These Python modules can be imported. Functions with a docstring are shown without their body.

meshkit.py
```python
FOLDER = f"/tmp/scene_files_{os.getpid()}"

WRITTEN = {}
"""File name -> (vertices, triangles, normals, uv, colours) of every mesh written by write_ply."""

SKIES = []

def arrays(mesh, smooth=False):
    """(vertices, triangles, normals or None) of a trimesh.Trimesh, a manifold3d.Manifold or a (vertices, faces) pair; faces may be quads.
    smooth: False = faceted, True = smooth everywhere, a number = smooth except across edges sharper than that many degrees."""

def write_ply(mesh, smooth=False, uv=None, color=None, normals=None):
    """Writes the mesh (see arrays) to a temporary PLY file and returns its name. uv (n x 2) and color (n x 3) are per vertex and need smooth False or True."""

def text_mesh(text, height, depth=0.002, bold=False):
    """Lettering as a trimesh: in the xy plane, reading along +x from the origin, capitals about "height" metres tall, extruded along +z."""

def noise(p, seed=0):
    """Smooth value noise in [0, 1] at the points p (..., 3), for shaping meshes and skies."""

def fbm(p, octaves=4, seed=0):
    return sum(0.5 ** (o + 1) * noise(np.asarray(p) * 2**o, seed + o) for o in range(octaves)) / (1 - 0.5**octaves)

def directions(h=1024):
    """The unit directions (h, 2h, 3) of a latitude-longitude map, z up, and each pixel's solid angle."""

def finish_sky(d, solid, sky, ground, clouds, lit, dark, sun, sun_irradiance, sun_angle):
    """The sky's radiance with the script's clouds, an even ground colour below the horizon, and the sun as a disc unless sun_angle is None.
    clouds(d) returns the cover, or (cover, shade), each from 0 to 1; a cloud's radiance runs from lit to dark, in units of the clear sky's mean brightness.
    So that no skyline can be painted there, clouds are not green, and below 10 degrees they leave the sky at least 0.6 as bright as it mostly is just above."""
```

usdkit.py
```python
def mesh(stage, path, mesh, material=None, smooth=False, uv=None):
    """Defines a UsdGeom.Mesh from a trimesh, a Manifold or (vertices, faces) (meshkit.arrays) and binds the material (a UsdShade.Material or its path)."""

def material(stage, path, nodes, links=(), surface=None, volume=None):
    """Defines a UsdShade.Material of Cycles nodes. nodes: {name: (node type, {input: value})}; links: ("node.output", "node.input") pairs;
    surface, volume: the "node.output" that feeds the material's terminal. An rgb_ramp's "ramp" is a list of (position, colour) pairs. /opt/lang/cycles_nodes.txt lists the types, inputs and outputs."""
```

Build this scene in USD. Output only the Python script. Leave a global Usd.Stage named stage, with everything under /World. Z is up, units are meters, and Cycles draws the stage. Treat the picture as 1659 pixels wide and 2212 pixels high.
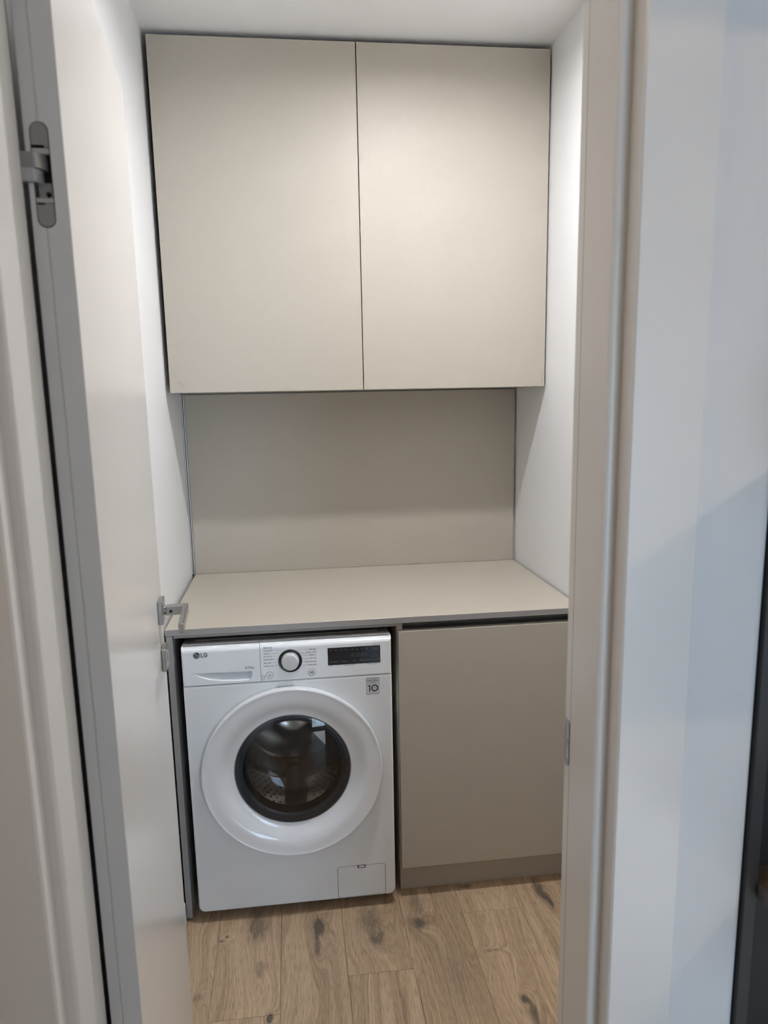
import math, random
import numpy as np
import trimesh
import manifold3d as m3
from shapely.geometry import Polygon, Point, box as sbox
from shapely import affinity
from pxr import Usd, UsdGeom, UsdLux, UsdShade, Gf, Sdf
import usdkit, meshkit

random.seed(7)
np.random.seed(7)
stage = Usd.Stage.CreateInMemory()
UsdGeom.SetStageUpAxis(stage, "Z")
UsdGeom.SetStageMetersPerUnit(stage, 1.0)
UsdGeom.Xform.Define(stage, "/World")
UsdGeom.Scope.Define(stage, "/World/Looks")

# ------------------------------------------------------------------ camera
CAM = np.array([0.3330882, -2.0026278, 1.5219417])
YAW, PITCH, ROLL, FPX = 0.1193664, 0.1772726, -0.0206442, 1570.3077
W, H = 1659.0, 2212.0
CX, CY = -7.80, 43.76            # principal point, pixels from the picture's centre
cy, sy, cp, sp = math.cos(YAW), math.sin(YAW), math.cos(PITCH), math.sin(PITCH)
fwd = np.array([sy * cp, cy * cp, -sp])
rgt = np.array([cy, -sy, 0.0])
up = np.cross(rgt, fwd)
c_, s_ = math.cos(ROLL), math.sin(ROLL)
rgt, up = c_ * rgt + s_ * up, -s_ * rgt + c_ * up
cam = UsdGeom.Camera.Define(stage, "/World/camera")
cam.AddTransformOp().Set(Gf.Matrix4d(*[float(v) for v in (*rgt, 0, *up, 0, *(-fwd), 0, *CAM, 1)]))
AP = 36.0
cam.CreateHorizontalApertureAttr(AP)
cam.CreateVerticalApertureAttr(AP * H / W)
cam.CreateFocalLengthAttr(FPX * AP / W)
cam.CreateHorizontalApertureOffsetAttr(-CX * AP / W)
cam.CreateVerticalApertureOffsetAttr(CY * AP / W)
cam.CreateFStopAttr(7.0)
cam.CreateFocusDistanceAttr(2.15)
cam.CreateClippingRangeAttr(Gf.Vec2f(0.02, 200.0))
cam.CreateExposureAttr(0.0)

# ------------------------------------------------------------------ lights
DOWNLIGHT_L = 985.0      # radiance of the closet's recessed downlight
HALL_FILL_L = 56.0       # radiance of the lamp added in the hall to brighten the left casing
PENDANT_L = 680.0        # radiance of the hall's small pendant globe
SKY = (0.50, 0.66, 1.0)
dome = UsdLux.DomeLight.Define(stage, "/World/sky")
dome.CreateColorAttr(Gf.Vec3f(*SKY))
dome.CreateIntensityAttr(0.9)
daylight = UsdLux.RectLight.Define(stage, "/World/daylight")   # daylight entering at the hall window
daylight.CreateWidthAttr(1.0)
daylight.CreateHeightAttr(1.8)
daylight.CreateColorAttr(Gf.Vec3f(0.56, 0.77, 1.0))
daylight.CreateIntensityAttr(6.2)
daylight.AddTranslateOp().Set(Gf.Vec3d(1.65, -4.58, 1.10))
daylight.AddRotateXYZOp().Set(Gf.Vec3f(90, 0, 0))              # shines towards +y

sun = UsdLux.DistantLight.Define(stage, "/World/sun")          # low sun through the hall window, onto the hall floor
sun.CreateAngleAttr(0.53)
sun.CreateColorAttr(Gf.Vec3f(1.0, 0.97, 0.95))
sun.CreateIntensityAttr(4.3)
sun.CreateNormalizeAttr(True)
_d = np.array([-0.06, 0.80, -0.60]); _d /= np.linalg.norm(_d)
_x = np.cross(_d, [0, 0, 1.0]); _x /= np.linalg.norm(_x); _y = np.cross(_x, _d)
sun.AddTransformOp().Set(Gf.Matrix4d(*[float(v) for v in (*_x, 0, *_y, 0, *(-_d), 0, 0, 0, 0, 1)]))

# ------------------------------------------------------------------ materials
T = {}


def mat(name, color, rough=0.5, metal=0.0, coat=0.0, bump=0.0, bscale=300.0, spec=0.5, vary=0.0, vscale=3.0, coat_rough=0.05, extra=None):
    nodes = {"p": ("principled_bsdf", {"base_color": color, "roughness": rough, "metallic": metal, "coat_weight": coat,
                                       "coat_roughness": coat_rough, "specular_ior_level": spec})}
    links = []
    nodes["g"] = ("geometry", {})
    if vary > 0:
        nodes["n"] = ("noise_texture", {"scale": vscale, "detail": 4.0})
        lo = tuple(c * (1 - vary) for c in color)
        hi = tuple(min(1.0, c * (1 + vary)) for c in color)
        nodes["r"] = ("rgb_ramp", {"ramp": [(0.3, lo), (0.7, hi)]})
        links += [("g.position", "n.vector"), ("n.fac", "r.fac"), ("r.color", "p.base_color")]
    if bump > 0:
        nodes["bn"] = ("noise_texture", {"scale": bscale, "detail": 3.0})
        nodes["b"] = ("bump", {"strength": bump, "distance": 0.002})
        links += [("g.position", "bn.vector"), ("bn.fac", "b.height"), ("b.normal", "p.normal")]
    T[name] = usdkit.material(stage, f"/World/Looks/{name}", nodes, links, surface="p.BSDF")
    return T[name]


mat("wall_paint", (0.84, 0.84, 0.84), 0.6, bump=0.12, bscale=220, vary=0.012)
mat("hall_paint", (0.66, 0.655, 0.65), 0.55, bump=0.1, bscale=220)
mat("ceiling_paint", (0.90, 0.895, 0.885), 0.7, bump=0.1, bscale=260)
mat("door_lacquer", (0.74, 0.715, 0.68), 0.24, bump=0.03, bscale=500, vary=0.01)
mat("door_lacquer_shaded", (0.56, 0.565, 0.56), 0.35, bump=0.03, bscale=500)  # door lacquer greyed down: the hinge edge's shade put into the colour
mat("frame_lacquer", (0.70, 0.68, 0.65), 0.28, bump=0.03, bscale=500)
mat("laminate", (0.475, 0.432, 0.366), 0.50, bump=0.05, bscale=900, vary=0.012, vscale=60)
mat("laminate_grey", (0.33, 0.315, 0.305), 0.45, bump=0.04, bscale=900)
mat("worktop_laminate", (0.53, 0.482, 0.405), 0.42, bump=0.06, bscale=900, vary=0.02, vscale=90)
mat("carcass_dark", (0.10, 0.095, 0.09), 0.6)
mat("aluminium", (0.62, 0.63, 0.65), 0.35, 1.0, bump=0.05, bscale=600)
mat("gola_grey", (0.20, 0.205, 0.205), 0.4, 0.6)
mat("steel", (0.44, 0.44, 0.435), 0.27, 1.0, bump=0.06, bscale=900)
mat("steel_dark", (0.30, 0.30, 0.31), 0.4, 1.0)
mat("lifter_grey", (0.34, 0.33, 0.32), 0.3, 0.5)
mat("hinge_grey", (0.27, 0.27, 0.27), 0.42, 0.5)
mat("hinge_light", (0.40, 0.41, 0.42), 0.4, 0.5)
mat("black", (0.008, 0.008, 0.009), 0.55)
mat("rubber", (0.045, 0.045, 0.05), 0.6)
mat("white_enamel", (0.765, 0.785, 0.80), 0.33, coat=0.35, coat_rough=0.12)
mat("white_plastic", (0.84, 0.865, 0.89), 0.22, coat=0.5, coat_rough=0.06)
mat("top_plate", (0.22, 0.215, 0.21), 0.5)
mat("door_white", (0.765, 0.78, 0.80), 0.16, coat=0.5, coat_rough=0.05)
mat("dial_black", (0.012, 0.012, 0.013), 0.25)
mat("dial_cap", (0.70, 0.70, 0.70), 0.28, 0.25)
mat("display_glass", (0.006, 0.007, 0.010), 0.06, coat=1.0, coat_rough=0.02)
mat("print_dark", (0.045, 0.05, 0.065), 0.5)
mat("print_grey", (0.22, 0.23, 0.25), 0.5)
mat("print_display", (0.15, 0.155, 0.165), 0.5)
mat("label_white", (0.62, 0.63, 0.64), 0.4)
mat("gasket_grey", (0.115, 0.118, 0.125), 0.45)
mat("collar_grey", (0.105, 0.107, 0.112), 0.35, coat=0.5)
mat("drum_steel", (0.74, 0.69, 0.62), 0.17, 1.0)
mat("charcoal", (0.030, 0.027, 0.027), 0.5)
mat("shelf_brown", (0.10, 0.065, 0.04), 0.5, vary=0.3, vscale=40)
mat("shelf_grey", (0.13, 0.13, 0.135), 0.5)
mat("hall_floor", (0.40, 0.41, 0.44), 0.5, vary=0.06, vscale=8)
mat("leaf", (0.10, 0.22, 0.05), 0.6, vary=0.5, vscale=6)
mat("paving", (0.30, 0.30, 0.31), 0.8)
mat("window_white", (0.8, 0.8, 0.8), 0.4)


def emitter(name, color, strength):
    T[name] = usdkit.material(stage, f"/World/Looks/{name}", {"e": ("emission", {"color": color, "strength": strength})}, surface="e.emission")


emitter("lamp_warm", (0.97, 0.975, 1.0), DOWNLIGHT_L)
emitter("lamp_pendant", (1.0, 0.76, 0.55), PENDANT_L)
emitter("lamp_hall_fill", (1.0, 0.80, 0.62), HALL_FILL_L)


def glass(name, tint, ior=1.5, rough=0.0):
    T[name] = usdkit.material(stage, f"/World/Looks/{name}", {
        "t": ("transparent_bsdf", {"color": tint}), "g": ("glossy_bsdf", {"color": (1, 1, 1), "roughness": rough}),
        "f": ("fresnel", {"IOR": ior}), "m": ("mix_closure", {})},
        [("f.fac", "m.fac"), ("t.BSDF", "m.closure1"), ("g.BSDF", "m.closure2")], surface="m.closure")


glass("door_glass", (0.74, 0.75, 0.77), 1.55, 0.01)
glass("bowl_glass", (0.93, 0.93, 0.93), 1.5, 0.0)
glass("pane_glass", (0.95, 0.97, 0.96), 1.45, 0.0)


def oak(name, ox, oy, tone, knots):
    """Oak plank: cathedral rings bent round knots, fine pores, dark knot cores. knots: (x, y, sx, sy, strength)."""
    n = {"g": ("geometry", {}), "s": ("separate_xyz", {})}
    L = [("g.position", "s.vector")]

    def math_(k, op, a, b=None, c=None):
        n[k] = ("math", {"math_type": op})
        for i, v in enumerate((a, b, c)):
            if v is None:
                continue
            if isinstance(v, str):
                L.append((v, f"{k}.value{i+1}"))
            else:
                n[k][1][f"value{i+1}"] = float(v)
        return f"{k}.value"

    # slow bend of the grain
    n["m0"] = ("mapping", {"location": (ox, oy, 0), "scale": (7.0, 1.1, 1.0)})
    n["n0"] = ("noise_texture", {"scale": 1.0, "detail": 3.0, "roughness": 0.5})
    L += [("g.position", "m0.vector"), ("m0.vector", "n0.vector")]
    warp = math_("w0", "multiply", "n0.fac", 0.17)
    knotsum = None
    core = None
    n["mk0"] = ("mapping", {"scale": (70.0, 26.0, 1.0)})
    n["nk"] = ("noise_texture", {"scale": 1.0, "detail": 6.0, "roughness": 0.7})
    L += [("g.position", "mk0.vector"), ("mk0.vector", "nk.vector")]
    for i, (kx, ky, sx, sy, st) in enumerate(knots):
        dx = math_(f"kx{i}", "divide", math_(f"ka{i}", "subtract", "s.x", kx), sx)
        dy = math_(f"ky{i}", "divide", math_(f"kb{i}", "subtract", "s.y", ky), sy)
        d2 = math_(f"kd{i}", "add", math_(f"kx2{i}", "multiply", dx, dx), math_(f"ky2{i}", "multiply", dy, dy))
        d2n = math_(f"kn{i}", "multiply_add", "nk.fac", 5.0, d2)
        d2n = math_(f"ks{i}", "subtract", d2n, 2.85)
        e = math_(f"ke{i}", "exponent", math_(f"kq{i}", "multiply", d2, -0.16))
        e = math_(f"kg{i}", "multiply", e, 0.055 * min(st, 1.0))
        co = math_(f"kc{i}", "exponent", math_(f"kp{i}", "multiply", d2n, -1.1))
        co = math_(f"kmin{i}", "minimum", co, 1.0)
        co = math_(f"kr{i}", "multiply", co, st * 0.85)
        knotsum = e if knotsum is None else math_(f"ksum{i}", "add", knotsum, e)
        core = co if core is None else math_(f"kcore{i}", "add", core, co)
    ring = math_("r0", "add", "s.x", warp)
    if knotsum:
        ring = math_("r1", "add", ring, knotsum)
    # ring lines
    n["cx"] = ("combine_xyz", {"z": ox})
    L.append((math_("rs", "multiply", ring, 205.0), "cx.x"))
    L.append((math_("ry", "multiply", "s.y", 1.4), "cx.y"))
    n["n1"] = ("noise_texture", {"scale": 1.0, "detail": 3.0, "roughness": 0.62})
    L.append(("cx.vector", "n1.vector"))
    # broad tone bands
    n["cb"] = ("combine_xyz", {"z": oy})
    L.append((math_("bs", "multiply", ring, 26.0), "cb.x"))
    L.append((math_("by", "multiply", "s.y", 0.9), "cb.y"))
    n["n2"] = ("noise_texture", {"scale": 1.0, "detail": 2.0})
    L.append(("cb.vector", "n2.vector"))
    # pores
    n["m3"] = ("mapping", {"location": (ox, oy, 0), "scale": (620.0, 26.0, 1.0)})
    n["n3"] = ("noise_texture", {"scale": 1.0, "detail": 2.0})
    L += [("g.position", "m3.vector"), ("m3.vector", "n3.vector")]
    dark = tuple(1.24 * tone * c for c in (0.255, 0.176, 0.108))
    mid = tuple(1.24 * tone * c for c in (0.415, 0.298, 0.193))
    lite = tuple(1.24 * tone * c for c in (0.560, 0.420, 0.278))
    n["c1"] = ("rgb_ramp", {"ramp": [(0.30, dark), (0.50, mid), (0.68, lite)]})
    f = math_("f0", "add", math_("f1", "multiply", "n1.fac", 0.56), math_("f2", "multiply", "n2.fac", 0.44))
    L.append((f, "c1.fac"))
    n["pr"] = ("map_range", {"from_min": 0.36, "from_max": 0.50, "to_min": 0.70, "to_max": 1.0, "clamp": True})
    L.append(("n3.fac", "pr.value"))
    n["mx"] = ("mix", {"mix_type": "multiply", "fac": 1.0})
    n["pc"] = ("combine_color", {})
    L += [("pr.result", "pc.r"), ("pr.result", "pc.g"), ("pr.result", "pc.b"), ("c1.color", "mx.color1"), ("pc.color", "mx.color2")]
    out = "mx.color"
    if core:
        n["kcl"] = ("math", {"math_type": "minimum", "value2": 0.86})
        L.append((core, "kcl.value1"))
        n["mk"] = ("mix", {"mix_type": "mix", "color2": (0.085, 0.070, 0.058)})
        L += [("kcl.value", "mk.fac"), (out, "mk.color1")]
        out = "mk.color"
    n["p"] = ("principled_bsdf", {"roughness": 0.46, "specular_ior_level": 0.35})
    n["b"] = ("bump", {"strength": 0.25, "distance": 0.0006})
    L += [(out, "p.base_color"), ("n1.fac", "b.height"), ("b.normal", "p.normal")]
    T[name] = usdkit.material(stage, f"/World/Looks/{name}", n, L, surface="p.BSDF")


# ------------------------------------------------------------------ helpers
USED = {}


def path_of(name, parent=None):
    base = f"{parent.GetPath() if parent else '/World'}/{name}"
    k = USED.get(base, 0)
    USED[base] = k + 1
    return base if k == 0 else f"{base}_{k:03d}"


def tag(prim, label=None, cat=None, group=None, kind=None):
    for k, v in (("label", label), ("category", cat), ("group", group), ("kind", kind)):
        if v:
            prim.SetCustomDataByKey(k, v)
    return prim


def thing(name, label, cat, loc=(0, 0, 0), rotz=0.0, kind=None, group=None):
    x = UsdGeom.Xform.Define(stage, path_of(name))
    x.AddTranslateOp().Set(Gf.Vec3d(*loc))
    if rotz:
        x.AddRotateZOp().Set(rotz)
    return tag(x.GetPrim(), label, cat, group, kind)


def obj(name, mesh, material, parent=None, smooth=False, label=None, kind=None):
    if isinstance(mesh, (list, tuple)) and not isinstance(mesh[0], np.ndarray):
        mesh = trimesh.util.concatenate([tm(m) for m in mesh])
    p = usdkit.mesh(stage, path_of(name, parent), mesh, T[material], smooth=smooth).GetPrim()
    return tag(p, label=label, kind=kind)


def tm(m):
    if isinstance(m, m3.Manifold):
        q = m.to_mesh()
        return trimesh.Trimesh(q.vert_properties[:, :3], q.tri_verts, process=False)
    return m


def mf(m):
    m = m.copy()
    m.merge_vertices()
    return m3.Manifold(m3.Mesh(np.asarray(m.vertices, np.float32), np.asarray(m.faces, np.uint32)))


def bx(x0, x1, y0, y1, z0, z1, b=0.0008):
    """A box with chamfered edges."""
    b = min(b, (x1 - x0) / 3, (y1 - y0) / 3, (z1 - z0) / 3)
    if b <= 0:
        return trimesh.creation.box(bounds=[[x0, y0, z0], [x1, y1, z1]])
    P = []
    for X in ((x0, 1), (x1, -1)):
        for Y in ((y0, 1), (y1, -1)):
            for Z in ((z0, 1), (z1, -1)):
                P += [(X[0], Y[0] + Y[1] * b, Z[0] + Z[1] * b), (X[0] + X[1] * b, Y[0], Z[0] + Z[1] * b), (X[0] + X[1] * b, Y[0] + Y[1] * b, Z[0])]
    return trimesh.convex.convex_hull(np.array(P))


def hull(P):
    return trimesh.convex.convex_hull(np.asarray(P, float))


def plate(poly, y0, y1):
    """A shapely polygon in (x, z) extruded from y0 (front, towards the camera) to y1."""
    m = trimesh.creation.extrude_polygon(poly, y1 - y0, engine="earcut")
    m.apply_transform(np.array([[1, 0, 0, 0], [0, 0, -1, y1], [0, 1, 0, 0], [0, 0, 0, 1.0]]))
    return m


def rrect(x0, x1, z0, z1, r, n=8):
    return sbox(x0 + r, z0 + r, x1 - r, z1 - r).buffer(r, quad_segs=n)


def lathe(profile, cx, cz, y0, n=128):
    """profile: (r, h), h towards the camera; revolved about the y axis through (cx, cz)."""
    m = trimesh.creation.revolve(np.asarray(profile, float), sections=n)
    m.apply_transform(np.array([[1, 0, 0, cx], [0, 0, -1, y0], [0, 1, 0, cz], [0, 0, 0, 1.0]]))
    if m.is_watertight:
        if m.volume < 0:
            m.invert()
    elif (m.face_normals[:, 1] * m.area_faces).sum() > 0:      # open surfaces face the room
        m.invert()
    return m


def prism_z(poly, z0, z1):
    m = trimesh.creation.extrude_polygon(poly, z1 - z0, engine="earcut")
    m.apply_translation([0, 0, z0])
    return m


def text(s, x, z, h, y, bold=False, align="l", squeeze=1.0, depth=0.0002):
    m = meshkit.text_mesh(s, h, depth, bold)
    m.vertices[:, 0] *= squeeze
    w = m.bounds[1][0] - m.bounds[0][0]
    off = {"l": -m.bounds[0][0], "r": -m.bounds[1][0], "c": -(m.bounds[0][0] + m.bounds[1][0]) / 2}[align]
    m.apply_transform(np.array([[1, 0, 0, x + off], [0, 0, -1, y], [0, 1, 0, z], [0, 0, 0, 1.0]]))
    return m


def stroke(pts, w, y, depth=0.0002):
    from shapely.geometry import LineString
    return plate(LineString(pts).buffer(w / 2, cap_style="flat"), y - depth, y)


def ringplate(x, z, r, w, y, depth=0.0002, a0=0, a1=360):
    if a1 - a0 >= 360:
        return plate(Point(x, z).buffer(r, 32).difference(Point(x, z).buffer(r - w, 32)), y - depth, y)
    a = np.radians(np.linspace(a0, a1, 40))
    return stroke([(x + (r - w / 2) * math.cos(t), z + (r - w / 2) * math.sin(t)) for t in a], w, y, depth)


# ================================================================== room shell
XL, XR = -0.048, 1.180          # closet side walls
YB = 0.700                      # closet back wall
YF, YH = -1.000, -1.160         # front wall: closet side, hall side
ZC = 2.592                      # ceiling
HX0, HX1, HY0 = -1.6, 3.4, -4.6  # hall

tag(obj("wall_left", bx(XL - 0.1, XL, YF, YB + 0.1, 0, ZC, 0), "wall_paint", kind="structure"), "white painted closet wall on the left behind the open door", "wall")
tag(obj("wall_right", bx(XR, XR + 0.1, YF, YB + 0.1, 0, ZC, 0), "wall_paint", kind="structure"), "white painted closet wall on the right of the cabinets", "wall")
tag(obj("wall_back", bx(XL, XR, YB, YB + 0.1, 0, ZC, 0), "wall_paint", kind="structure"), "closet back wall behind the beige panel and cabinets", "wall")
# front wall with the door opening; to the right of the pilaster it steps back
front = [bx(HX0, 0.0, YH, YF, 0, ZC, 0), bx(0.0, 0.746, YH, YF, 2.20, ZC, 0)]
pil = Polygon([(0.746, YF), (0.746, YH), (0.9205, YH)] + [(0.9205 + 0.014 * math.sin(t), YH + 0.014 - 0.014 * math.cos(t)) for t in np.radians(np.arange(9, 91, 9))] + [(0.9345, YF - 0.03), (0.9345, YF)])
front.append(prism_z(pil, 0, ZC))
front.append(bx(0.9345, HX1, YF - 0.114, YF, 0, ZC, 0))
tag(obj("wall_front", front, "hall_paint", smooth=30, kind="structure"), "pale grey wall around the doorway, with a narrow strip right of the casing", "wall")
tag(obj("ceiling", bx(XL - 0.1, XR + 0.1, YF - 0.0, YB + 0.1, ZC, ZC + 0.1, 0), "ceiling_paint", kind="structure"), "white closet ceiling above the cabinets", "ceiling")
# hall behind the camera
tag(obj("ceiling_hall", bx(HX0, HX1, HY0, YF, ZC, ZC + 0.1, 0), "hall_paint", kind="structure"), "pale hall ceiling outside the doorway", "ceiling")
tag(obj("wall_hall_left", bx(HX0 - 0.1, HX0, HY0, YF, 0, ZC, 0), "hall_paint", kind="structure"), "hall wall on the left outside the frame", "wall")
tag(obj("wall_hall_right", bx(HX1, HX1 + 0.1, HY0, YF, 0, ZC, 0), "hall_paint", kind="structure"), "hall wall on the right outside the frame", "wall")
WX0, WX1, WZ0, WZ1 = 1.10, 2.20, 0.15, 2.05
tag(obj("wall_hall_back", [bx(HX0, WX0, HY0 - 0.15, HY0, 0, ZC, 0), bx(WX1, HX1, HY0 - 0.15, HY0, 0, ZC, 0),
                           bx(WX0, WX1, HY0 - 0.15, HY0, 0, WZ0, 0), bx(WX0, WX1, HY0 - 0.15, HY0, WZ1, ZC, 0)], "hall_paint", kind="structure"),
    "hall wall with the window behind the viewer", "wall")
wn = thing("window_1", "white framed hall window that mirrors in the machine door", "window", kind="structure")
obj("window_frame", [bx(WX0, WX0 + 0.06, HY0 - 0.1, HY0 - 0.04, WZ0, WZ1), bx(WX1 - 0.06, WX1, HY0 - 0.1, HY0 - 0.04, WZ0, WZ1),
                     bx(WX0, WX1, HY0 - 0.1, HY0 - 0.04, WZ0, WZ0 + 0.06), bx(WX0, WX1, HY0 - 0.1, HY0 - 0.04, WZ1 - 0.06, WZ1)], "window_white", wn)
obj("pane", bx(WX0 + 0.06, WX1 - 0.06, HY0 - 0.075, HY0 - 0.07, WZ0 + 0.06, WZ1 - 0.06, 0), "pane_glass", wn)

tag(obj("added_light_blocker", bx(HX0, 0.74, -2.55, -2.40, 0, ZC, 0), "hall_paint", kind="structure"), "added unseen partition behind the viewer that keeps daylight off the left casing", "wall")  # unseen partition added to block window light from the left casing

# ------------------------------------------------------------------ floor of oak planks
floor = thing("floor", "light brown oak plank floor with dark knots", "floor", kind="structure")
obj("subfloor", bx(HX0 - 0.1, HX1 + 0.1, HY0 - 0.1, YB + 0.1, -0.06, -0.0125, 0), "hall_floor", floor)
obj("hall_tiles", bx(HX0, HX1, HY0, -1.60, -0.0125, 0, 0), "hall_floor", floor)
PW = 0.1805
ENDS = {0: [-0.70], 1: [-0.381], 2: [-1.0], 3: [-0.282], 4: [-1.25], 5: [-0.089], 6: [-0.75]}
KN = {0: [(0.03, -0.30, 0.010, 0.012, 0.4)],
      1: [(0.178, -0.055, 0.026, 0.055, 0.75), (0.190, -0.222, 0.012, 0.028, 0.45), (0.221, -0.391, 0.008, 0.011, 1.5), (0.075, -0.10, 0.008, 0.006, 0.9), (0.09, -0.085, 0.006, 0.005, 0.9)],
      2: [(0.356, -0.083, 0.020, 0.036, 1.0), (0.349, -0.155, 0.008, 0.040, 0.8)],
      3: [(0.507, -0.075, 0.030, 0.050, 0.62), (0.519, -0.152, 0.020, 0.030, 0.8)],
      4: [(0.650, -0.110, 0.020, 0.022, 1.0), (0.660, -0.03, 0.014, 0.045, 0.55), (0.715, -0.33, 0.02, 0.10, 0.30)],
      5: [(0.825, 0.030, 0.018, 0.010, 0.75), (0.834, -0.248, 0.018, 0.006, 0.55), (0.873, -0.425, 0.008, 0.012, 1.3), (0.882, -0.475, 0.010, 0.040, 0.9)],
      6: [(1.050, -0.02, 0.014, 0.045, 0.9), (1.066, -0.075, 0.009, 0.035, 1.0), (1.02, -0.30, 0.02, 0.15, 0.25)]}
TONES = {0: 0.98, 1: 1.02, 2: 0.90, 3: 0.93, 4: 0.88, 5: 1.03, 6: 1.0}
for k in range(0, 8):
    x1 = 0.2465 + PW * (k - 1)
    x0 = max(x1 - PW, XL - 0.02)
    x1c = min(x1, XR + 0.02)
    if x1c - x0 < 0.005:
        continue
    ys = sorted([-1.60] + ENDS.get(k, []) + [YB])
    for j in range(len(ys) - 1):
        nm = f"oak_{k}_{j}"
        kn = [q for q in KN.get(k, []) if ys[j] - 0.03 < q[1] < ys[j + 1] + 0.03]
        if not kn:
            kn = [(x0 + 0.09, (ys[j] + ys[j + 1]) / 2 - 0.2, 0.02, 0.06, 0.5)]
        oak(nm, 3.1 * k + 1.7 * j, 5.3 * k + 2.9 * j, TONES.get(k, 1.0) * (1.0 if j else 0.97), kn)
        g = 0.0003
        obj("plank", bx(x0 + g, x1c - g, ys[j] + g, ys[j + 1] - g, -0.0125, 0, 0.0006), nm, floor)

# ------------------------------------------------------------------ door frame
frame = thing("trim_1", "light grey lacquered door frame with casings on both sides", "door frame", kind="structure")
JL, JR = 0.030, 0.720           # reveal planes
YIL, YIR, YO = -1.035, -1.051, -1.139   # inner ends of the stops, outer end of the reveals
CASW = 0.0936
ZH = 2.165


def jamb_profile(side):
    """Plan of one jamb in (x, y): stop, reveal, rounded nose and the return behind the casing. side +1 = right."""
    X = lambda d: (JR + d) if side > 0 else (JL - d)
    YI = YIR if side > 0 else YIL
    r = 0.007
    nose = [(X(r - r * math.cos(t)), YO + r - r * math.sin(t)) for t in np.radians(np.arange(0, 91, 15))]
    return Polygon([(X(0.0125), YF), (X(0.0125), YI), (X(0.0), YI)] + nose + [(X(0.024), YO), (X(0.024), YF)])


SX = 0.011
obj("jamb", prism_z(jamb_profile(-1), 0, ZH + 0.03), "frame_lacquer", frame, smooth=40)
obj("jamb", prism_z(jamb_profile(1), 0, ZH + 0.03), "frame_lacquer", frame, smooth=40)
obj("head_jamb", bx(JL, JR, YO, YF, ZH, ZH + 0.03), "frame_lacquer", frame)
CL, CR = JL - 0.016, JR + 0.017
YCAS = -1.169
obj("casing", bx(CL - CASW, CL, YCAS, YO + 0.002, 0, ZH + 0.1, 0.0025), "frame_lacquer", frame)
obj("casing", bx(CR, CR + CASW, YCAS, YO + 0.002, 0, ZH + 0.1, 0.0025), "frame_lacquer", frame)
obj("head_casing", bx(CL, CR, YCAS, YO + 0.002, ZH + 0.012, ZH + 0.1, 0.0025), "frame_lacquer", frame)
obj("door_seal", bx(JL - 0.012, JL - 0.0008, YIL, YIL + 0.006, 0, ZH, 0.001), "rubber", frame, label="dark rubber door seal")
obj("door_seal", bx(JR + 0.0121, JR + 0.0126, -1.0225, -1.0200, 0, ZH, 0.0), "rubber", frame, label="dark rubber door seal")
# strike plate let into the right jamb
sp_poly = rrect(-0.0085, 0.0085, 0.969, 1.046, 0.008)
sp = plate(sp_poly.difference(rrect(-0.004, 0.004, 0.980, 1.000, 0.003)).difference(rrect(-0.004, 0.004, 1.012, 1.034, 0.003)), -0.0012, 0.0)
sp.apply_transform(trimesh.transformations.rotation_matrix(-math.pi / 2, [0, 0, 1]))
sp.apply_translation([JR + 0.0125, -1.0105, 0])

# ------------------------------------------------------------------ the open door
TH = 4.265
HXC, HYC = 0.0783, -1.0265
DW, DT, DZ = 0.6576, 0.044, 2.148
door = thing("door_1", "cream white flush door standing open into the closet on the left", "door", (HXC, HYC, 0), 90 + TH, kind="structure")
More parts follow.
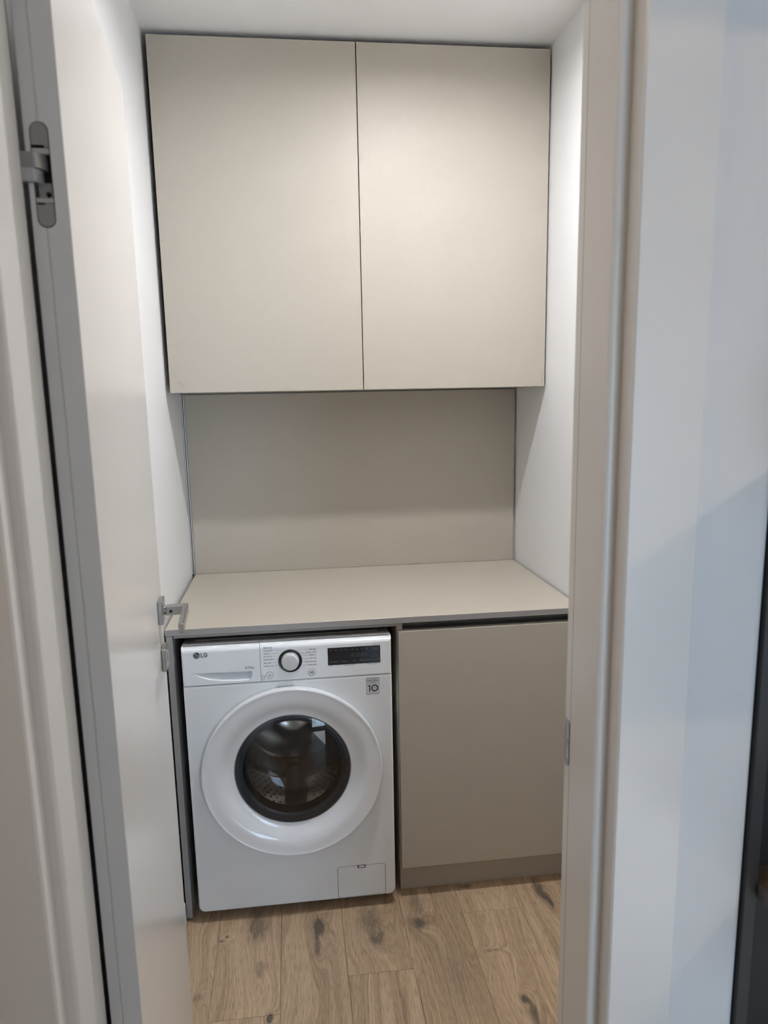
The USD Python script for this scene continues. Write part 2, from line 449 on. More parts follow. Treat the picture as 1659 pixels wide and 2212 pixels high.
# local: x from the hinge edge, y from the visible face into the leaf, z up. A fine groove runs down the hinge edge.
prof = Polygon([(0.0008, 0), (DW - 0.0008, 0), (DW, 0.0008), (DW, DT - 0.0008), (DW - 0.0008, DT), (0.0008, DT), (0, DT - 0.0008), (0, 0.0282), (0.0012, 0.0278), (0.0012, 0.0268), (0, 0.0264), (0, 0.0008)])
slot = mf(bx(-0.01, 0.026, 0.0165, 0.0375, 1.7375, 1.857, 0))
leaf = mf(prism_z(prof, 0.006, DZ))
plate_poly = rrect(0.0160, 0.0375, 1.7375, 1.8572, 0.0107, 10)
cut = trimesh.creation.extrude_polygon(plate_poly, 0.03, engine="earcut")
cut.apply_transform(np.array([[0, 0, 1, -0.004], [1, 0, 0, 0], [0, 1, 0, 0], [0, 0, 0, 1.0]]))
leaf = leaf - mf(cut)
lt = tm(leaf)
# hinge edge split off so its shade can be painted as a greyer lacquer
obj("door_leaf", leaf - mf(bx(-0.01, 0.0014, -0.01, DT + 0.01, 0, DZ + 0.01, 0)), "door_lacquer", door)
obj("shaded_edge", leaf ^ mf(bx(-0.01, 0.0014, 0.0006, DT + 0.01, 0, DZ + 0.01, 0)), "door_lacquer_shaded", door, label="hinge edge of the leaf, greyed to paint in its shade")
obj("edge_corner", leaf ^ mf(bx(-0.01, 0.0014, -0.01, 0.0006, 0, DZ + 0.01, 0)), "door_lacquer", door)


def yz_plate(poly, x0, x1):
    m = trimesh.creation.extrude_polygon(poly, x1 - x0, engine="earcut")
    m.apply_transform(np.array([[0, 0, 1, x0], [1, 0, 0, 0], [0, 1, 0, 0], [0, 0, 0, 1.0]]))
    return m


hp = plate_poly.buffer(-0.0011)
hinge = UsdGeom.Xform.Define(stage, path_of("hinge", door)).GetPrim()
top = hp.intersection(Polygon([(0, 1.8285), (0.0225, 1.8285), (0.0225, 1.8310), (0.04, 1.8310), (0.04, 1.9), (0, 1.9)]))
bot = hp.intersection(Polygon([(0, 1.7), (0.04, 1.7), (0.04, 1.7640), (0.0275, 1.7640), (0.0275, 1.7655), (0, 1.7655)]))
# local y runs away from the visible face, so the plate is mirrored in the picture
obj("hinge_plate", yz_plate(top, -0.0006, 0.002), "hinge_grey", hinge)
obj("hinge_plate", yz_plate(bot, -0.0006, 0.002), "hinge_grey", hinge)
b1 = hp.intersection(sbox(0, 1.8215, 0.0370, 1.8275))
b2 = hp.intersection(sbox(0, 1.7665, 0.0370, 1.7715))
obj("hinge_block", yz_plate(b1, 0.0, 0.008), "hinge_light", hinge)
obj("hinge_block", yz_plate(b2, 0.0, 0.008), "hinge_light", hinge)
obj("hinge_gap_shade", yz_plate(plate_poly.buffer(-0.0001).difference(hp.buffer(-0.0003)), 0.0006, 0.003), "black", hinge, label="black ring painting the shade in the gap around the hinge plates")  # black ring fills the joint with painted shade
inner = yz_plate(hp, 0.018, 0.024)
obj("hinge_pocket", inner, "black", hinge)
body = yz_plate(sbox(0.0185, 1.7715, 0.0345, 1.7905).difference(Point(0.0235, 1.7775).buffer(0.0033)), 0.008, 0.017)
obj("hinge_block", body, "hinge_grey", hinge)
# two arms reaching to the frame (local y > 0.044 is the frame side)
a = np.radians(np.linspace(0, 80, 12))
arm_pts = [(0.012 - 0.016 * math.sin(t) * 0.9, 0.0225 + 0.034 * (1 - math.cos(t)) / (1 - math.cos(a[-1]))) for t in a]
arm = [(0.013, 0.0215), (0.004, 0.0235), (-0.003, 0.029), (-0.0065, 0.037), (-0.0075, 0.060), (-0.0015, 0.060), (-0.0005, 0.039), (0.003, 0.033), (0.009, 0.030), (0.015, 0.029)]
obj("hinge_arm", prism_z(Polygon(arm), 1.8045, 1.8213), "hinge_grey", hinge, smooth=40)
arm2 = [(-0.008, 0.0350), (-0.008, 0.0600), (0.002, 0.0600), (0.010, 0.0320), (0.010, 0.0275), (0.002, 0.0285)]
obj("hinge_arm", prism_z(Polygon(arm2), 1.7885, 1.8035), "hinge_light", hinge)

# handle: square rose, flat neck and lever turned back towards the hinge
RZ, LZ = 1.0865, 0.9802
HU = DW - 0.0607
lh = UsdGeom.Xform.Define(stage, path_of("door_handle", door)).GetPrim()
obj("rose", bx(HU - 0.026, HU + 0.026, -0.011, 0.0, RZ - 0.026, RZ + 0.026, 0.0016), "steel", lh)
col = trimesh.creation.cylinder(radius=0.010, height=0.006, sections=32)
col.apply_transform(trimesh.transformations.rotation_matrix(math.pi / 2, [1, 0, 0]))
col.apply_translation([HU, -0.013, RZ])
obj("collar", col, "steel", lh, smooth=40)
lever = mf(bx(HU - 0.0105, HU + 0.0105, -0.062, -0.0155, RZ - 0.010, RZ + 0.010, 0.0012)) + mf(bx(HU - 0.146, HU + 0.0105, -0.062, -0.051, RZ - 0.010, RZ + 0.010, 0.0018))
obj("lever", lever, "steel", lh, smooth=20)
scr = trimesh.creation.cylinder(radius=0.0035, height=0.002, sections=24)
scr.apply_transform(trimesh.transformations.rotation_matrix(math.pi / 2, [0, 1, 0]))
scr.apply_translation([HU - 0.0108, -0.026, RZ - 0.001])
obj("grub_screw", scr, "black", lh, smooth=40, label="black grub screw in the handle neck")
lk = UsdGeom.Xform.Define(stage, path_of("lock_rose", door)).GetPrim()
obj("rose", bx(HU - 0.026, HU + 0.026, -0.011, 0.0, LZ - 0.026, LZ + 0.026, 0.003), "steel", lk)
kh = Point(HU, LZ + 0.006).buffer(0.005).union(sbox(HU - 0.0025, LZ - 0.012, HU + 0.0025, LZ + 0.006))
obj("keyhole", plate(kh, -0.0113, -0.0109), "black", lk, label="black keyhole slot")

# strike plate goes on the frame
obj("strike_plate", sp, "aluminium", frame, label="grey metal strike plate")

# skirting on the left closet wall, behind the door
tag(obj("baseboard_left", bx(XL, XL + 0.013, YF + 0.002, -0.006, 0, 0.068, 0.002), "wall_paint", kind="structure"), "low white skirting along the left closet wall by the machine", "skirting")

# ================================================================== fitted furniture
wc = thing("wall_cabinet", "beige two-door wall cabinet hung under the ceiling above the worktop", "cabinet", (0, 0, 0))
YC, CZ0, CZ1 = 0.3656, 1.5622, 2.5758
CX0, CX1, CXG = -0.0330, 1.1735, 0.5728
obj("carcass", bx(CX0 + 0.002, CX1 - 0.002, YC + 0.0205, YB - 0.001, CZ0 + 0.002, CZ1 - 0.035), "laminate", wc, label="carcass behind the doors")
obj("door", bx(CX0, CXG - 0.0014, YC, YC + 0.019, CZ0, CZ1, 0.0007), "laminate", wc)
obj("door", bx(CXG + 0.0014, CX1, YC, YC + 0.019, CZ0, CZ1, 0.0007), "laminate", wc)

spb = thing("splashback", "beige back panel between the worktop and the wall cabinet", "panel", (0, 0, 0))
YBP = 0.6787
obj("panel", bx(-0.0355, 1.170, YBP, YB - 0.001, 0.909, CZ0 - 0.002, 0.0005), "laminate", spb)
obj("edge_profile", [bx(XL + 0.0005, -0.0425, YBP - 0.004, YBP + 0.012, 0.909, CZ0), bx(-0.0410, -0.0360, YBP - 0.003, YBP + 0.012, 0.909, CZ0)], "aluminium", spb, label="grey metal edge profile")

wt = thing("worktop", "beige laminate worktop running over the machine and base cabinet", "worktop", (0, 0, 0))
ZW, ZU = 0.909, 0.8907
obj("top", bx(-0.0365, 1.1715, 0.0, YBP - 0.001, ZU, ZW, 0.0008), "worktop_laminate", wt)
obj("front_edge", bx(-0.0363, 1.1713, -0.0009, 0.0, ZU + 0.0005, ZW - 0.0007, 0.0002), "laminate_grey", wt, label="grey front edging strip")
obj("support_rail", bx(-0.0160, 0.6165, 0.006, 0.024, 0.8810, ZU - 0.0003), "laminate_grey", wt, label="grey rail under the front edge")

ep = thing("end_panel", "narrow beige-grey side panel left of the washing machine", "panel", (0, 0, 0))
obj("panel", bx(-0.0350, -0.0178, 0.0, YBP - 0.01, 0.008, ZU - 0.0003, 0.0005), "laminate_grey", ep)
obj("foot", bx(-0.0330, -0.0190, 0.01, 0.03, 0.0, 0.008, 0.0), "black", ep, label="black levelling foot")

bc = thing("base_cabinet", "beige handleless base cabinet right of the washing machine", "cabinet", (0, 0, 0))
obj("gable", bx(0.6168, 0.6345, 0.0195, YBP - 0.01, 0.1025, ZU - 0.0003), "laminate", bc)
obj("gable", bx(1.1535, 1.1705, 0.0195, YBP - 0.01, 0.1025, ZU - 0.0003), "laminate", bc)
gp = Polygon([(0.020, 0.862), (0.020, 0.8665), (0.0225, 0.8665), (0.0225, 0.8640), (0.046, 0.8640), (0.050, 0.868), (0.050, ZU - 0.0004), (0.053, ZU - 0.0004), (0.053, 0.862)])
gm = trimesh.creation.extrude_polygon(gp, 1.153 - 0.635, engine="earcut")
gm.apply_transform(np.array([[0, 0, 1, 0.635], [1, 0, 0, 0], [0, 1, 0, 0], [0, 0, 0, 1.0]]))
obj("grip_channel", gm, "gola_grey", bc, label="dark grey recessed grip channel")
obj("door", bx(0.6197, 1.1705, 0.0, 0.019, 0.1048, 0.8653, 0.0007), "laminate", bc)
obj("shelf_bottom", bx(0.6350, 1.1530, 0.0210, YBP - 0.02, 0.1060, 0.1230), "laminate", bc)
obj("plinth", bx(0.6205, 1.1705, 0.0474, 0.063, 0.0, 0.1020, 0.0005), "laminate", bc)
obj("plinth_end", bx(0.6205, 0.6345, 0.0635, 0.60, 0.0, 0.1020, 0.0), "laminate", bc)

# ================================================================== washing machine
MY = 0.0125                     # front plane
wm = thing("washing_machine", "white front-loading washer dryer under the worktop", "washing machine", (0.0053, -0.0320, 0.0244))
UsdGeom.Xformable(wm).AddScaleOp().Set(Gf.Vec3f(0.984, 0.984, 0.984))    # modelled at 600 mm, the machine is 590 mm wide
DCX, DCZ = 0.3000, 0.4530


def layered(poly, levels):
    """Convex solid from a convex (x, z) outline inset by d at depth y, for (y, d) in levels."""
    P = []
    for y, d in levels:
        q = poly.buffer(-d) if d > 0 else poly
        P += [(x, y, z) for x, z in q.exterior.coords]
    return hull(P)


ROUND = [(MY, 0.006), (MY + 0.0008, 0.0035), (MY + 0.0028, 0.0012), (MY + 0.006, 0.0)]
outline = sbox(0.0, 0.30, 0.6, 0.7335).union(rrect(0.0, 0.6, 0.012, 0.5, 0.020, 10)).convex_hull
bodym = mf(layered(outline, ROUND + [(0.575, 0.0)]))


def cyl_y(cx, cz, r, y0, y1, n=96):
    c = trimesh.creation.cylinder(radius=r, height=y1 - y0, sections=n)
    c.apply_transform(trimesh.transformations.rotation_matrix(math.pi / 2, [1, 0, 0]))
    c.apply_translation([cx, (y0 + y1) / 2, cz])
    return c


flap_poly = rrect(0.4207, 0.5693, 0.0085, 0.1143, 0.009, 8)
FLAP = affinity.translate(flap_poly, 0, 0.008)
bodym = bodym - mf(cyl_y(DCX, DCZ, 0.205, -0.05, 0.07)) - mf(cyl_y(DCX, DCZ, 0.262, 0.06, 0.52)) - mf(plate(FLAP, 0.0, MY + 0.006))
obj("body", bodym, "white_enamel", wm, smooth=30)
obj("filter_flap", plate(FLAP.buffer(-0.0014), MY + 0.0003, MY + 0.006), "white_enamel", wm)
fx = 0.4953
lat = UsdGeom.Xform.Define(stage, path_of("flap_latch", wm)).GetPrim()
fz = FLAP.bounds[3]
obj("latch_recess", plate(rrect(fx - 0.0125, fx + 0.0125, fz - 0.0095, fz + 0.0003, 0.0015), MY - 0.0001, MY + 0.0004), "rubber", lat, label="dark latch recess")
obj("latch_tab", plate(rrect(fx - 0.0090, fx + 0.0090, fz - 0.0072, fz - 0.0016, 0.001), MY - 0.0006, MY + 0.0002), "white_plastic", lat)
for x in (0.05, 0.55):
    for y in (0.16, 0.52):
        ft = trimesh.creation.cylinder(radius=0.02, height=0.0378, sections=24)
        ft.apply_translation([x, y, 0.0130 - 0.0189])
        obj("foot", ft, "rubber", wm)
# control panel: drawer front on the left, facia on the right, a soft round along the top front edge
ZP0, ZP1 = 0.7350, 0.8490


def facia(x0, x1, rl, rr):
    P = []
    prof = [(ZP0, MY + 0.0018), (ZP0 + 0.0012, MY + 0.0003), (ZP0 + 0.004, MY)]
    R = 0.013
    for t in np.radians(np.arange(0, 91, 10)):
        prof.append((ZP1 - 0.004 - R + R * math.sin(t), MY + R - R * math.cos(t)))
    prof += [(ZP1, MY + 0.016), (ZP1, 0.06), (ZP0, 0.06)]
    for z, y in prof:
        for x, s, r in ((x0, 1, rl), (x1, -1, rr)):
            for t in np.radians(np.arange(0, 91, 15)):
                P.append((x + s * (r - r * math.cos(t)), max(y, MY + r - r * math.sin(t)) if r > 0.001 else y, z))
    return hull(P)


drawer = mf(facia(0.0, 0.2199, 0.008, 0.0006))
scoop = [(0.030, 0.7722), (0.1955, 0.7700), (0.1962, 0.7580), (0.1930, 0.7475), (0.1860, 0.7425), (0.150, 0.7427), (0.110, 0.7450), (0.075, 0.7510), (0.050, 0.7600)]
cutp = [(x, MY - 0.004, z) for x, z in scoop] + [(x, MY + 0.0005, z) for x, z in scoop] + [(0.070, MY + 0.020, 0.7712), (0.188, MY + 0.026, 0.7697), (0.184, MY + 0.024, 0.760), (0.11, MY + 0.020, 0.762)]
drawer = drawer - mf(hull(cutp))
drw = obj("detergent_drawer", drawer, "white_plastic", wm, smooth=24)
panel = obj("control_panel", facia(0.2209, 0.6, 0.0006, 0.008), "white_plastic", wm, smooth=30)
obj("top_panel", [bx(0.003, 0.597, MY + 0.0135, 0.575, ZP1 + 0.0004, ZP1 + 0.0040, 0.0012), bx(0.035, 0.565, MY + 0.05, 0.54, ZP1 + 0.003, ZP1 + 0.0062, 0.001)], "top_plate", wm)
obj("rear_box", bx(0.005, 0.595, 0.05, 0.575, ZP0 - 0.002, ZP1), "white_enamel", wm)

# program dial
KX, KZ = 0.3055, 0.7935
dial = UsdGeom.Xform.Define(stage, path_of("program_dial", wm)).GetPrim()
obj("dial_ring", lathe([(0.0, 0.0), (0.0340, 0.0), (0.0340, 0.0022), (0.0330, 0.0030), (0.0275, 0.0018), (0.0, 0.0018)], KX, KZ, MY, 64), "dial_black", dial, smooth=30, label="black ring around the dial")
obj("dial_cap", lathe([(0.0, 0.0185), (0.0205, 0.0185), (0.0228, 0.0178), (0.0240, 0.0160), (0.0262, 0.0015), (0.0, 0.0015)], KX, KZ, MY, 64), "dial_cap", dial, smooth=30, label="silver white dial cap")
dots = []
for t in np.radians(np.linspace(-60, 240, 14)):
    dots.append(cyl_y(KX + 0.0302 * math.cos(t), KZ + 0.0302 * math.sin(t), 0.0006, MY - 0.0032, MY - 0.0015, 8))
obj("dial_marks", dots, "print_display", dial)

YP = MY - 0.00005
# logo, capacity and programme names printed on the panel
lx, lz = 0.0428, 0.8255
badge = Point(lx, lz).buffer(0.0096, 32)
g_line = Point(lx, lz).buffer(0.0080, 32).difference(Point(lx, lz).buffer(0.0070, 32)).difference(sbox(lx + 0.0006, lz + 0.0006, lx + 0.02, lz + 0.02))
cuts = [g_line, sbox(lx - 0.0003, lz - 0.0034, lx + 0.0009, lz + 0.0050), sbox(lx - 0.0003, lz - 0.0034, lx + 0.0030, lz - 0.0024),
        sbox(lx + 0.0022, lz - 0.0003, lx + 0.0078, lz + 0.0007), Point(lx - 0.0034, lz + 0.0034).buffer(0.0011)]
for q in cuts:
    badge = badge.difference(q)
logo = [plate(g, YP - 0.0003, YP) for g in getattr(badge, "geoms", [badge])]
logo.append(text("LG", 0.0550, 0.8198, 0.0118, YP, True, "l", 0.93))
obj("logo", logo, "print_dark", drw, label="dark round logo and brand letters on the drawer")
obj("capacity_print", text("8/5kg", 0.1765, 0.7772, 0.0072, YP, False, "l", 0.92), "print_dark", drw)
left = ["STEAM CYCLE", "AI Wash(I)", "Cotton", "Eco 40-60", "Mixed Fabric", "Easy Care", "| Allergy Care"]
lz_ = [0.8365, 0.8275, 0.8185, 0.8100, 0.8008, 0.7910, 0.7815]
for s, z, xr in zip(left, lz_, [0.2556, 0.2560, 0.2464, 0.2546, 0.2581, 0.2517, 0.2575]):
    m = text(s, 0.2304 if s[0] != "|" else 0.2282, z - 0.0018, 0.0038, YP, False, "l")
    w = m.bounds[1][0] - m.bounds[0][0]
    x0 = m.bounds[0][0]
    m.vertices[:, 0] = x0 + (m.vertices[:, 0] - x0) * (xr - x0) / w
    obj("programme_name", [m, stroke([(0.2304, 0.8340), (0.2556, 0.8340)], 0.0004, YP)] if s == "STEAM CYCLE" else m, "print_dark", panel)
right = ["Delicates", "Cotton Turbo", "Speed 14", "Dry Only", "Wash+Dry(5kg)", "Rinse+Spin"]
rz_ = [0.8246, 0.8160, 0.8073, 0.7975, 0.7877, 0.7780]
for s, z, xl in zip(right, rz_, [0.3612, 0.3522, 0.3605, 0.3620, 0.3471, 0.3567]):
    m = text(s, 0.3812, z - 0.0018, 0.0038, YP, False, "r")
    x1 = m.bounds[1][0]
    w = x1 - m.bounds[0][0]
    m.vertices[:, 0] = x1 - (x1 - m.vertices[:, 0]) * (x1 - xl) / w
    obj("programme_name", m, "print_dark", panel)
for z, xa, xb in [(0.8275, 0.2585, 0.2835), (0.8185, 0.2490, 0.2765), (0.8100, 0.2572, 0.2728), (0.8008, 0.2612, 0.2706), (0.7910, 0.2548, 0.2706), (0.7815, 0.2602, 0.2732),
                  (0.8246, 0.3265, 0.3585), (0.8160, 0.3345, 0.3490), (0.8073, 0.3390, 0.3578), (0.7975, 0.3408, 0.3592), (0.7877, 0.3410, 0.3442), (0.7780, 0.3385, 0.3540)]:
    obj("pointer_line", stroke([(xa, z), (xb, z)], 0.0005, YP), "print_grey", panel)

# buttons
for nm, x, z in (("power_button", 0.2452, 0.7540), ("start_button", 0.3661, 0.7550)):
    b = UsdGeom.Xform.Define(stage, path_of(nm, wm)).GetPrim()
    obj("button_cap", lathe([(0.0, 0.0012), (0.0086, 0.0012), (0.0094, 0.0004), (0.0094, -0.001), (0.0, -0.001)], x, z, MY, 48), "white_plastic", b, smooth=30)
    obj("button_rim", lathe([(0.0094, 0.0008), (0.0104, 0.0008), (0.0104, 0.0), (0.0094, 0.0)], x, z, MY, 48), "steel_dark", b, smooth=30, label="grey metal rim")
    yb = MY - 0.00122
    if nm == "power_button":
        ic = [ringplate(x, z - 0.0004, 0.0044, 0.0010, yb, a0=125, a1=415), stroke([(x, z), (x, z + 0.0050)], 0.0010, yb)]
    else:
        ic = [plate(Polygon([(x - 0.0042, z - 0.0044), (x - 0.0042, z + 0.0044), (x + 0.0004, z)]), yb - 0.0002, yb), plate(sbox(x + 0.0009, z - 0.0044, x + 0.0020, z + 0.0044), yb - 0.0002, yb), plate(sbox(x + 0.0034, z - 0.0044, x + 0.0045, z + 0.0044), yb - 0.0002, yb)]
    obj("button_icon", ic, "print_dark", b)
sx, sz = 0.2268, 0.7510
obj("tag_print", [ringplate(sx - 0.0008, sz, 0.0044, 0.0006, YP), ringplate(sx - 0.0008, sz, 0.0024, 0.0005, YP, a0=60, a1=300), plate(rrect(sx + 0.0018, sx + 0.0052, sz - 0.0040, sz + 0.0018, 0.0006).difference(rrect(sx + 0.0023, sx + 0.0047, sz - 0.0035, sz + 0.0013, 0.0005)), YP - 0.0002, YP),
                  text("Smart", sx + 0.0008, sz - 0.0080, 0.0016, YP, False, "c"), text("Diagnosis", sx + 0.0012, sz - 0.0105, 0.0016, YP, False, "c")], "print_grey", panel)

# display
dsp = UsdGeom.Xform.Define(stage, path_of("display", wm)).GetPrim()
DX0, DX1, DZ0, DZ1 = 0.4140, 0.5670, 0.7722, 0.8245
obj("display_glass", plate(rrect(DX0, DX1, DZ0, DZ1, 0.0012), MY - 0.0007, MY + 0.001), "display_glass", dsp, label="glossy black display")
yd = MY - 0.00072
dp = []
for x, s in ((0.4240, "AI"), (0.4380, "60"), (0.4525, "SB"), (0.4665, "GB")):
    dp.append(text(s, x, 0.8150, 0.0042, yd, False, "c"))
for x in (0.4860, 0.4995, 0.5135, 0.5275):
    dp.append(ringplate(x, 0.8165, 0.0027, 0.0005, yd))
    dp.append(stroke([(x - 0.001, 0.8165), (x + 0.0014, 0.8178)], 0.0005, yd))
dp += [text("Temp", 0.5510, 0.8140, 0.0044, yd, False, "c"), text("Spin", 0.5510, 0.7975, 0.0044, yd, False, "c"), text("Tub Clean", 0.5525, 0.7800, 0.0044, yd, False, "c", 0.92)]
dp += [stroke([(0.5400, 0.8085), (0.5625, 0.8085)], 0.0005, yd), stroke([(0.5400, 0.7920), (0.5625, 0.7920)], 0.0005, yd)]
dp += [text("Delay End", 0.5215, 0.7800, 0.0044, yd, False, "c", 0.92), text("Dry", 0.4915, 0.7800, 0.0044, yd, False, "c"), text("Rinse+", 0.4610, 0.7800, 0.0042, yd, False, "c"), text("Pre Wash", 0.4305, 0.7800, 0.0042, yd, False, "c", 0.92)]
for x in (0.4470, 0.4770, 0.5065, 0.5365):
    dp.append(stroke([(x, 0.7795), (x, 0.7845)], 0.0005, yd))
dp.append(plate(rrect(0.4820, 0.5195, 0.7950, 0.8040, 0.0008).difference(rrect(0.4825, 0.5190, 0.7955, 0.8035, 0.0006)), yd - 0.0002, yd))
for x, s in ((0.4870, "10"), (0.5008, "88"), (0.5145, "80")):
    dp.append(text(s, x, 0.7975, 0.0036, yd, False, "c"))
dp.append(ringplate(0.5280, 0.7998, 0.0027, 0.0005, yd))
for q in dp:
    obj("display_print", q, "print_display", dsp)
for s, x, z, al in (("*Add Program", 0.5655, 0.8272, "r"), ("*Beep On/Off", 0.4755, 0.7682, "c"), ("*Child Lock", 0.5385, 0.7682, "c")):
    obj("hint_print", text(s, x, z, 0.0022, YP, False, al), "print_grey", panel)
for xa, xb in ((0.4590, 0.4645), (0.4865, 0.4920), (0.5210, 0.5270), (0.5500, 0.5560)):
    obj("hint_line", stroke([(xa, 0.7692), (xb, 0.7692)], 0.0004, YP), "print_grey", panel)

# ten year label
lb = UsdGeom.Xform.Define(stage, path_of("warranty_label", wm)).GetPrim()
LX0, LX1, LZ0, LZ1 = 0.5238, 0.5618, 0.6745, 0.7262
obj("label_sheet", plate(rrect(LX0, LX1, LZ0, LZ1, 0.0012), MY - 0.0002, MY), "label_white", lb)
yl = MY - 0.00021
lcx = (LX0 + LX1) / 2
lp = [plate(rrect(LX0, LX1, LZ0, LZ1, 0.0012).difference(rrect(LX0 + 0.0008, LX1 - 0.0008, LZ0 + 0.0008, LZ1 - 0.0008, 0.0008)), yl - 0.0002, yl),
      text("INVERTER", lcx, 0.7205, 0.0024, yl, False, "c", 1.1), text("DIRECT DRIVE", lcx, 0.7147, 0.0040, yl, True, "c", 0.84), text("MOTOR", lcx, 0.7106, 0.0026, yl, True, "c", 0.9),
      stroke([(LX0 + 0.003, 0.7087), (LX1 - 0.003, 0.7087)], 0.0005, yl),
      ringplate(0.5484, 0.6937, 0.0108, 0.0040, yl),
      plate(Polygon([(0.5318, 0.6832), (0.5353, 0.6832), (0.5353, 0.7043), (0.5328, 0.7043), (0.5285, 0.7012), (0.5285, 0.6985), (0.5318, 0.7003)]), yl - 0.0002, yl),
      text("YEAR", 0.5484, 0.6925, 0.0028, yl, True, "c", 0.85), text("W A R R A N T Y", lcx, 0.6778, 0.0026, yl, False, "c", 1.0)]
obj("label_print", lp, "print_dark", lb)

# door: thick white ring dished towards a domed dark glass
dr = UsdGeom.Xform.Define(stage, path_of("door", wm)).GetPrim()
ring = [(0.2560, 0.0), (0.2640, 0.001), (0.2655, 0.006), (0.2655, 0.018), (0.2645, 0.0225), (0.2625, 0.0248), (0.2600, 0.0256), (0.2575, 0.0250), (0.2560, 0.0240),
        (0.2480, 0.0232), (0.2350, 0.0222), (0.2250, 0.0208), (0.2170, 0.0180), (0.2100, 0.0140), (0.2030, 0.0090), (0.1960, 0.0035), (0.1890, -0.0010), (0.1820, -0.0042), (0.1760, -0.0058), (0.1725, -0.0062),
        (0.1725, -0.0140), (0.2030, -0.0140), (0.2030, -0.001)]
obj("door_ring", lathe(ring + [ring[0]], DCX, DCZ, MY, 160), "door_white", dr, smooth=50)
sag, rg = 0.020, 0.1722
Rs = (rg * rg + sag * sag) / (2 * sag)
dome_p = [(rg * t, -0.0066 + math.sqrt(Rs * Rs - (rg * t) ** 2) - (Rs - sag)) for t in np.linspace(0, 1, 24)]
obj("door_glass", lathe(dome_p, DCX, DCZ, MY, 128), "door_glass", dr, smooth=True, label="tinted convex door glass")
obj("glass_trim", lathe([(0.1722, -0.0066), (0.1722, -0.0060), (0.1700, -0.0052), (0.1690, -0.0060), (0.1690, -0.0090)], DCX, DCZ, MY, 128), "gasket_grey", dr, smooth=30)
bowl = [(0.1470, -0.022), (0.1390, -0.050), (0.1385, -0.062), (0.1405, -0.067), (0.1385, -0.073), (0.1370, -0.085), (0.1330, -0.102), (0.1150, -0.114), (0.0800, -0.122), (0.0400, -0.125), (0.0, -0.126)]
obj("glass_bowl", lathe(bowl, DCX, DCZ, MY, 128), "bowl_glass", dr, smooth=True, label="clear inner glass bowl")
obj("inner_collar", lathe([(0.1700, -0.008), (0.1685, -0.011), (0.1660, -0.010), (0.1640, -0.013), (0.1605, -0.012), (0.1580, -0.0155), (0.1490, -0.020), (0.1400, -0.050), (0.1460, -0.052), (0.1900, -0.018)], DCX, DCZ, MY, 128), "collar_grey", dr, smooth=30, label="grey inner collar behind the glass")
obj("door_gasket", lathe([(0.204, -0.016), (0.196, -0.030), (0.176, -0.040), (0.170, -0.055), (0.180, -0.072), (0.215, -0.080), (0.250, -0.070)], DCX, DCZ, MY, 128), "gasket_grey", wm, smooth=40)
# drum with lifters and perforations
drum = UsdGeom.Xform.Define(stage, path_of("drum", wm)).GetPrim()
dp_ = [(0.205, -0.075), (0.238, -0.085), (0.240, -0.10), (0.240, -0.40), (0.225, -0.415), (0.18, -0.42), (0.165, -0.408), (0.07, -0.408), (0.05, -0.42), (0.0, -0.42)]
obj("drum_shell", lathe(dp_, DCX, DCZ, MY, 96), "drum_steel", drum, smooth=35)
for k, t in enumerate((30, 150, 270)):
    a = math.radians(t)
    P = []
    for yy, top in ((0.105, 0.206), (0.13, 0.196), (0.38, 0.186), (0.405, 0.196)):
        for q in np.linspace(0, math.pi, 13):
            hw, rr = 0.034 * math.cos(q), 0.2385 - (0.2385 - top) * math.sin(q) ** 0.8
            P.append((DCX + rr * math.cos(a) - hw * math.sin(a), MY + yy, DCZ + rr * math.sin(a) + hw * math.cos(a)))
    obj("lifter", hull(P), "lifter_grey", drum, smooth=35)
holes = []
for t in range(0, 360, 5):
    if min(abs((t - q + 180) % 360 - 180) for q in (30, 150, 270)) < 13:
        continue
    for j in range(12):
        a = math.radians(t + (2.5 if j % 2 else 0))
        c = trimesh.creation.cylinder(radius=0.0034, height=0.0012, sections=8)
        c.apply_transform(trimesh.geometry.align_vectors([0, 0, 1], [math.cos(a), 0, math.sin(a)]))
        c.apply_translation([DCX + 0.2392 * math.cos(a), MY + 0.12 + 0.023 * j, DCZ + 0.2392 * math.sin(a)])
        holes.append(c)
obj("perforations", holes, "black", drum, kind="stuff")

# ================================================================== lamps
LXP, LYP = 0.735, -0.33
cl = thing("ceiling_light", "small round recessed downlight in the closet ceiling", "light", (LXP, LYP, ZC))
rim = trimesh.creation.revolve(np.array([(0.046, 0.0), (0.046, -0.0125), (0.060, -0.0125), (0.061, -0.010), (0.061, 0.0), (0.046, 0.0)]), sections=64)
obj("rim", rim, "window_white", cl, smooth=40)
dsk = trimesh.creation.cylinder(radius=0.041, height=0.001, sections=64)
dsk.apply_translation([0, 0, -0.0040])
obj("diffuser", dsk, "lamp_warm", cl, label="glowing diffuser")
hl = thing("pendant_light", "small globe pendant lamp in the hall right of the viewer, outside the frame", "light", (2.055, -2.35, 0))
gl = trimesh.creation.icosphere(subdivisions=3, radius=0.026)
gl.apply_translation([0, 0, 2.127])
obj("globe", gl, "lamp_pendant", hl, smooth=True, label="glowing glass globe")
rod = trimesh.creation.cylinder(radius=0.004, height=ZC - 2.152, sections=16)
rod.apply_translation([0, 0, (ZC + 2.152) / 2])
obj("rod", rod, "steel_dark", hl)
dsk = trimesh.creation.cylinder(radius=0.099, height=0.01, sections=48)
dsk.apply_translation([0, 0, -0.02])
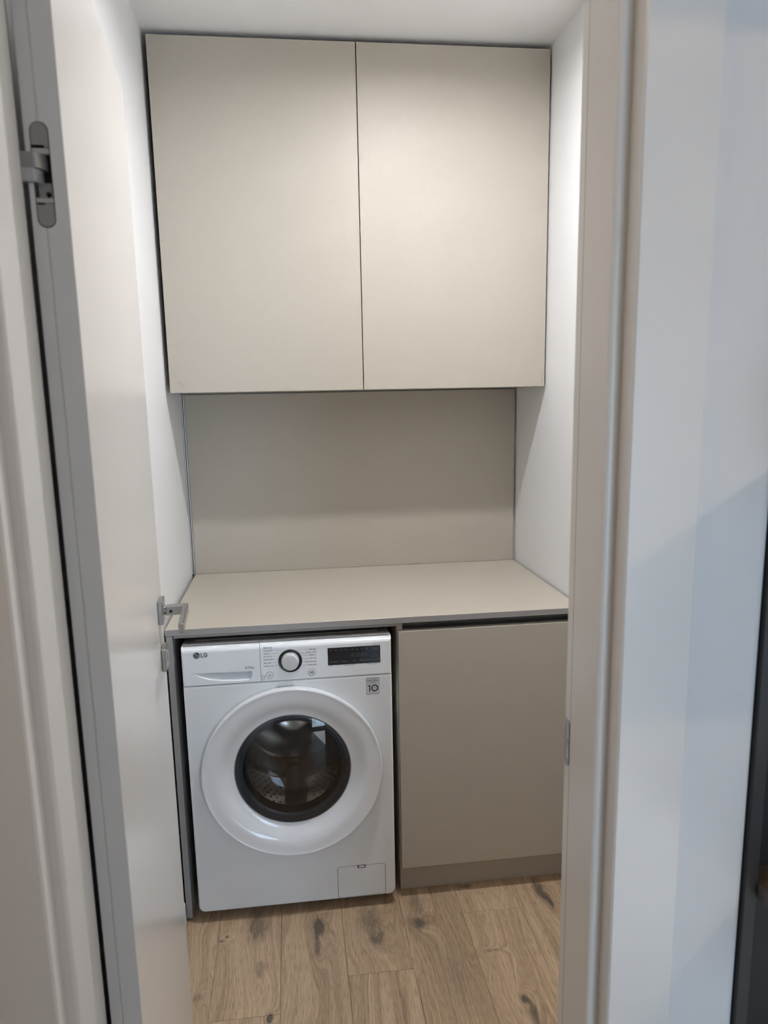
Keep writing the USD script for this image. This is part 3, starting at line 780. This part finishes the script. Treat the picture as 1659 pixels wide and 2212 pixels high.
h2 = thing("hall_fill_light", "unseen round lamp added left of the doorway to brighten the left casing, outside the frame", "light", (-0.35, -1.55, ZC))  # unseen lamp, added for warm light on the left casing
obj("rim", trimesh.creation.revolve(np.array([(0.10, 0.0), (0.10, -0.03), (0.115, -0.03), (0.115, 0.0), (0.10, 0.0)]), sections=48), "window_white", h2, smooth=40)
obj("diffuser", dsk, "lamp_hall_fill", h2, label="glowing diffuser")

# ================================================================== dark shelving at the right edge
sh = thing("shelf_unit", "dark shelving unit just inside the right edge of the photo", "shelves", (0, 0, 0))
SY1 = YF - 0.1145
obj("post", bx(0.9355, 0.9545, SY1 - 0.046, SY1, 0, 2.2), "charcoal", sh)
obj("back_panel", bx(0.9550, 1.75, SY1 - 0.012, SY1, 0, 2.2), "black", sh)
for z in (0.30, 0.8395, 1.434, 2.0):
    s = obj("shelf", bx(0.9555, 1.75, SY1 - 0.42, SY1 - 0.0125, z - 0.013, z + 0.011, 0.001), "shelf_grey", sh)
    obj("shelf_top", bx(0.9558, 1.75, SY1 - 0.4195, SY1 - 0.0125, z + 0.0112, z + 0.0125, 0.0002), "shelf_brown", s)
obj("side_panel", bx(1.7505, 1.775, SY1 - 0.42, SY1, 0, 2.2), "charcoal", sh)

# garden outside the hall window
rng = np.random.default_rng(3)
for i, (gx, gy, r, zc, lab) in enumerate([(0.9, -8.6, 1.3, 1.0, "rounded green garden bush outside the hall window, nearest the house wall"), (5.2, -9.4, 1.5, 1.2, "taller green garden bush outside the hall window, further right")]):
    ico = trimesh.creation.icosphere(subdivisions=4, radius=1.0)
    n_ = meshkit.fbm(ico.vertices * 4 + 10 * i, 4, seed=i)
    ico.vertices = ico.vertices * (0.75 + 0.6 * n_[:, None]) * np.array([r, r, r * 0.95]) + np.array([0, 0, zc])
    ico.vertices[:, 2] = np.maximum(ico.vertices[:, 2], 0)
    t_ = thing("garden_bush", lab, "bush", (gx, gy, 0))
    obj("foliage", ico, "leaf", t_, smooth=False)
tag(obj("terrace", bx(-12, 14, -20, HY0 - 0.2, -0.1, 0.0, 0), "paving", kind="structure"), "pale terrace paving outside the hall window", "terrace")
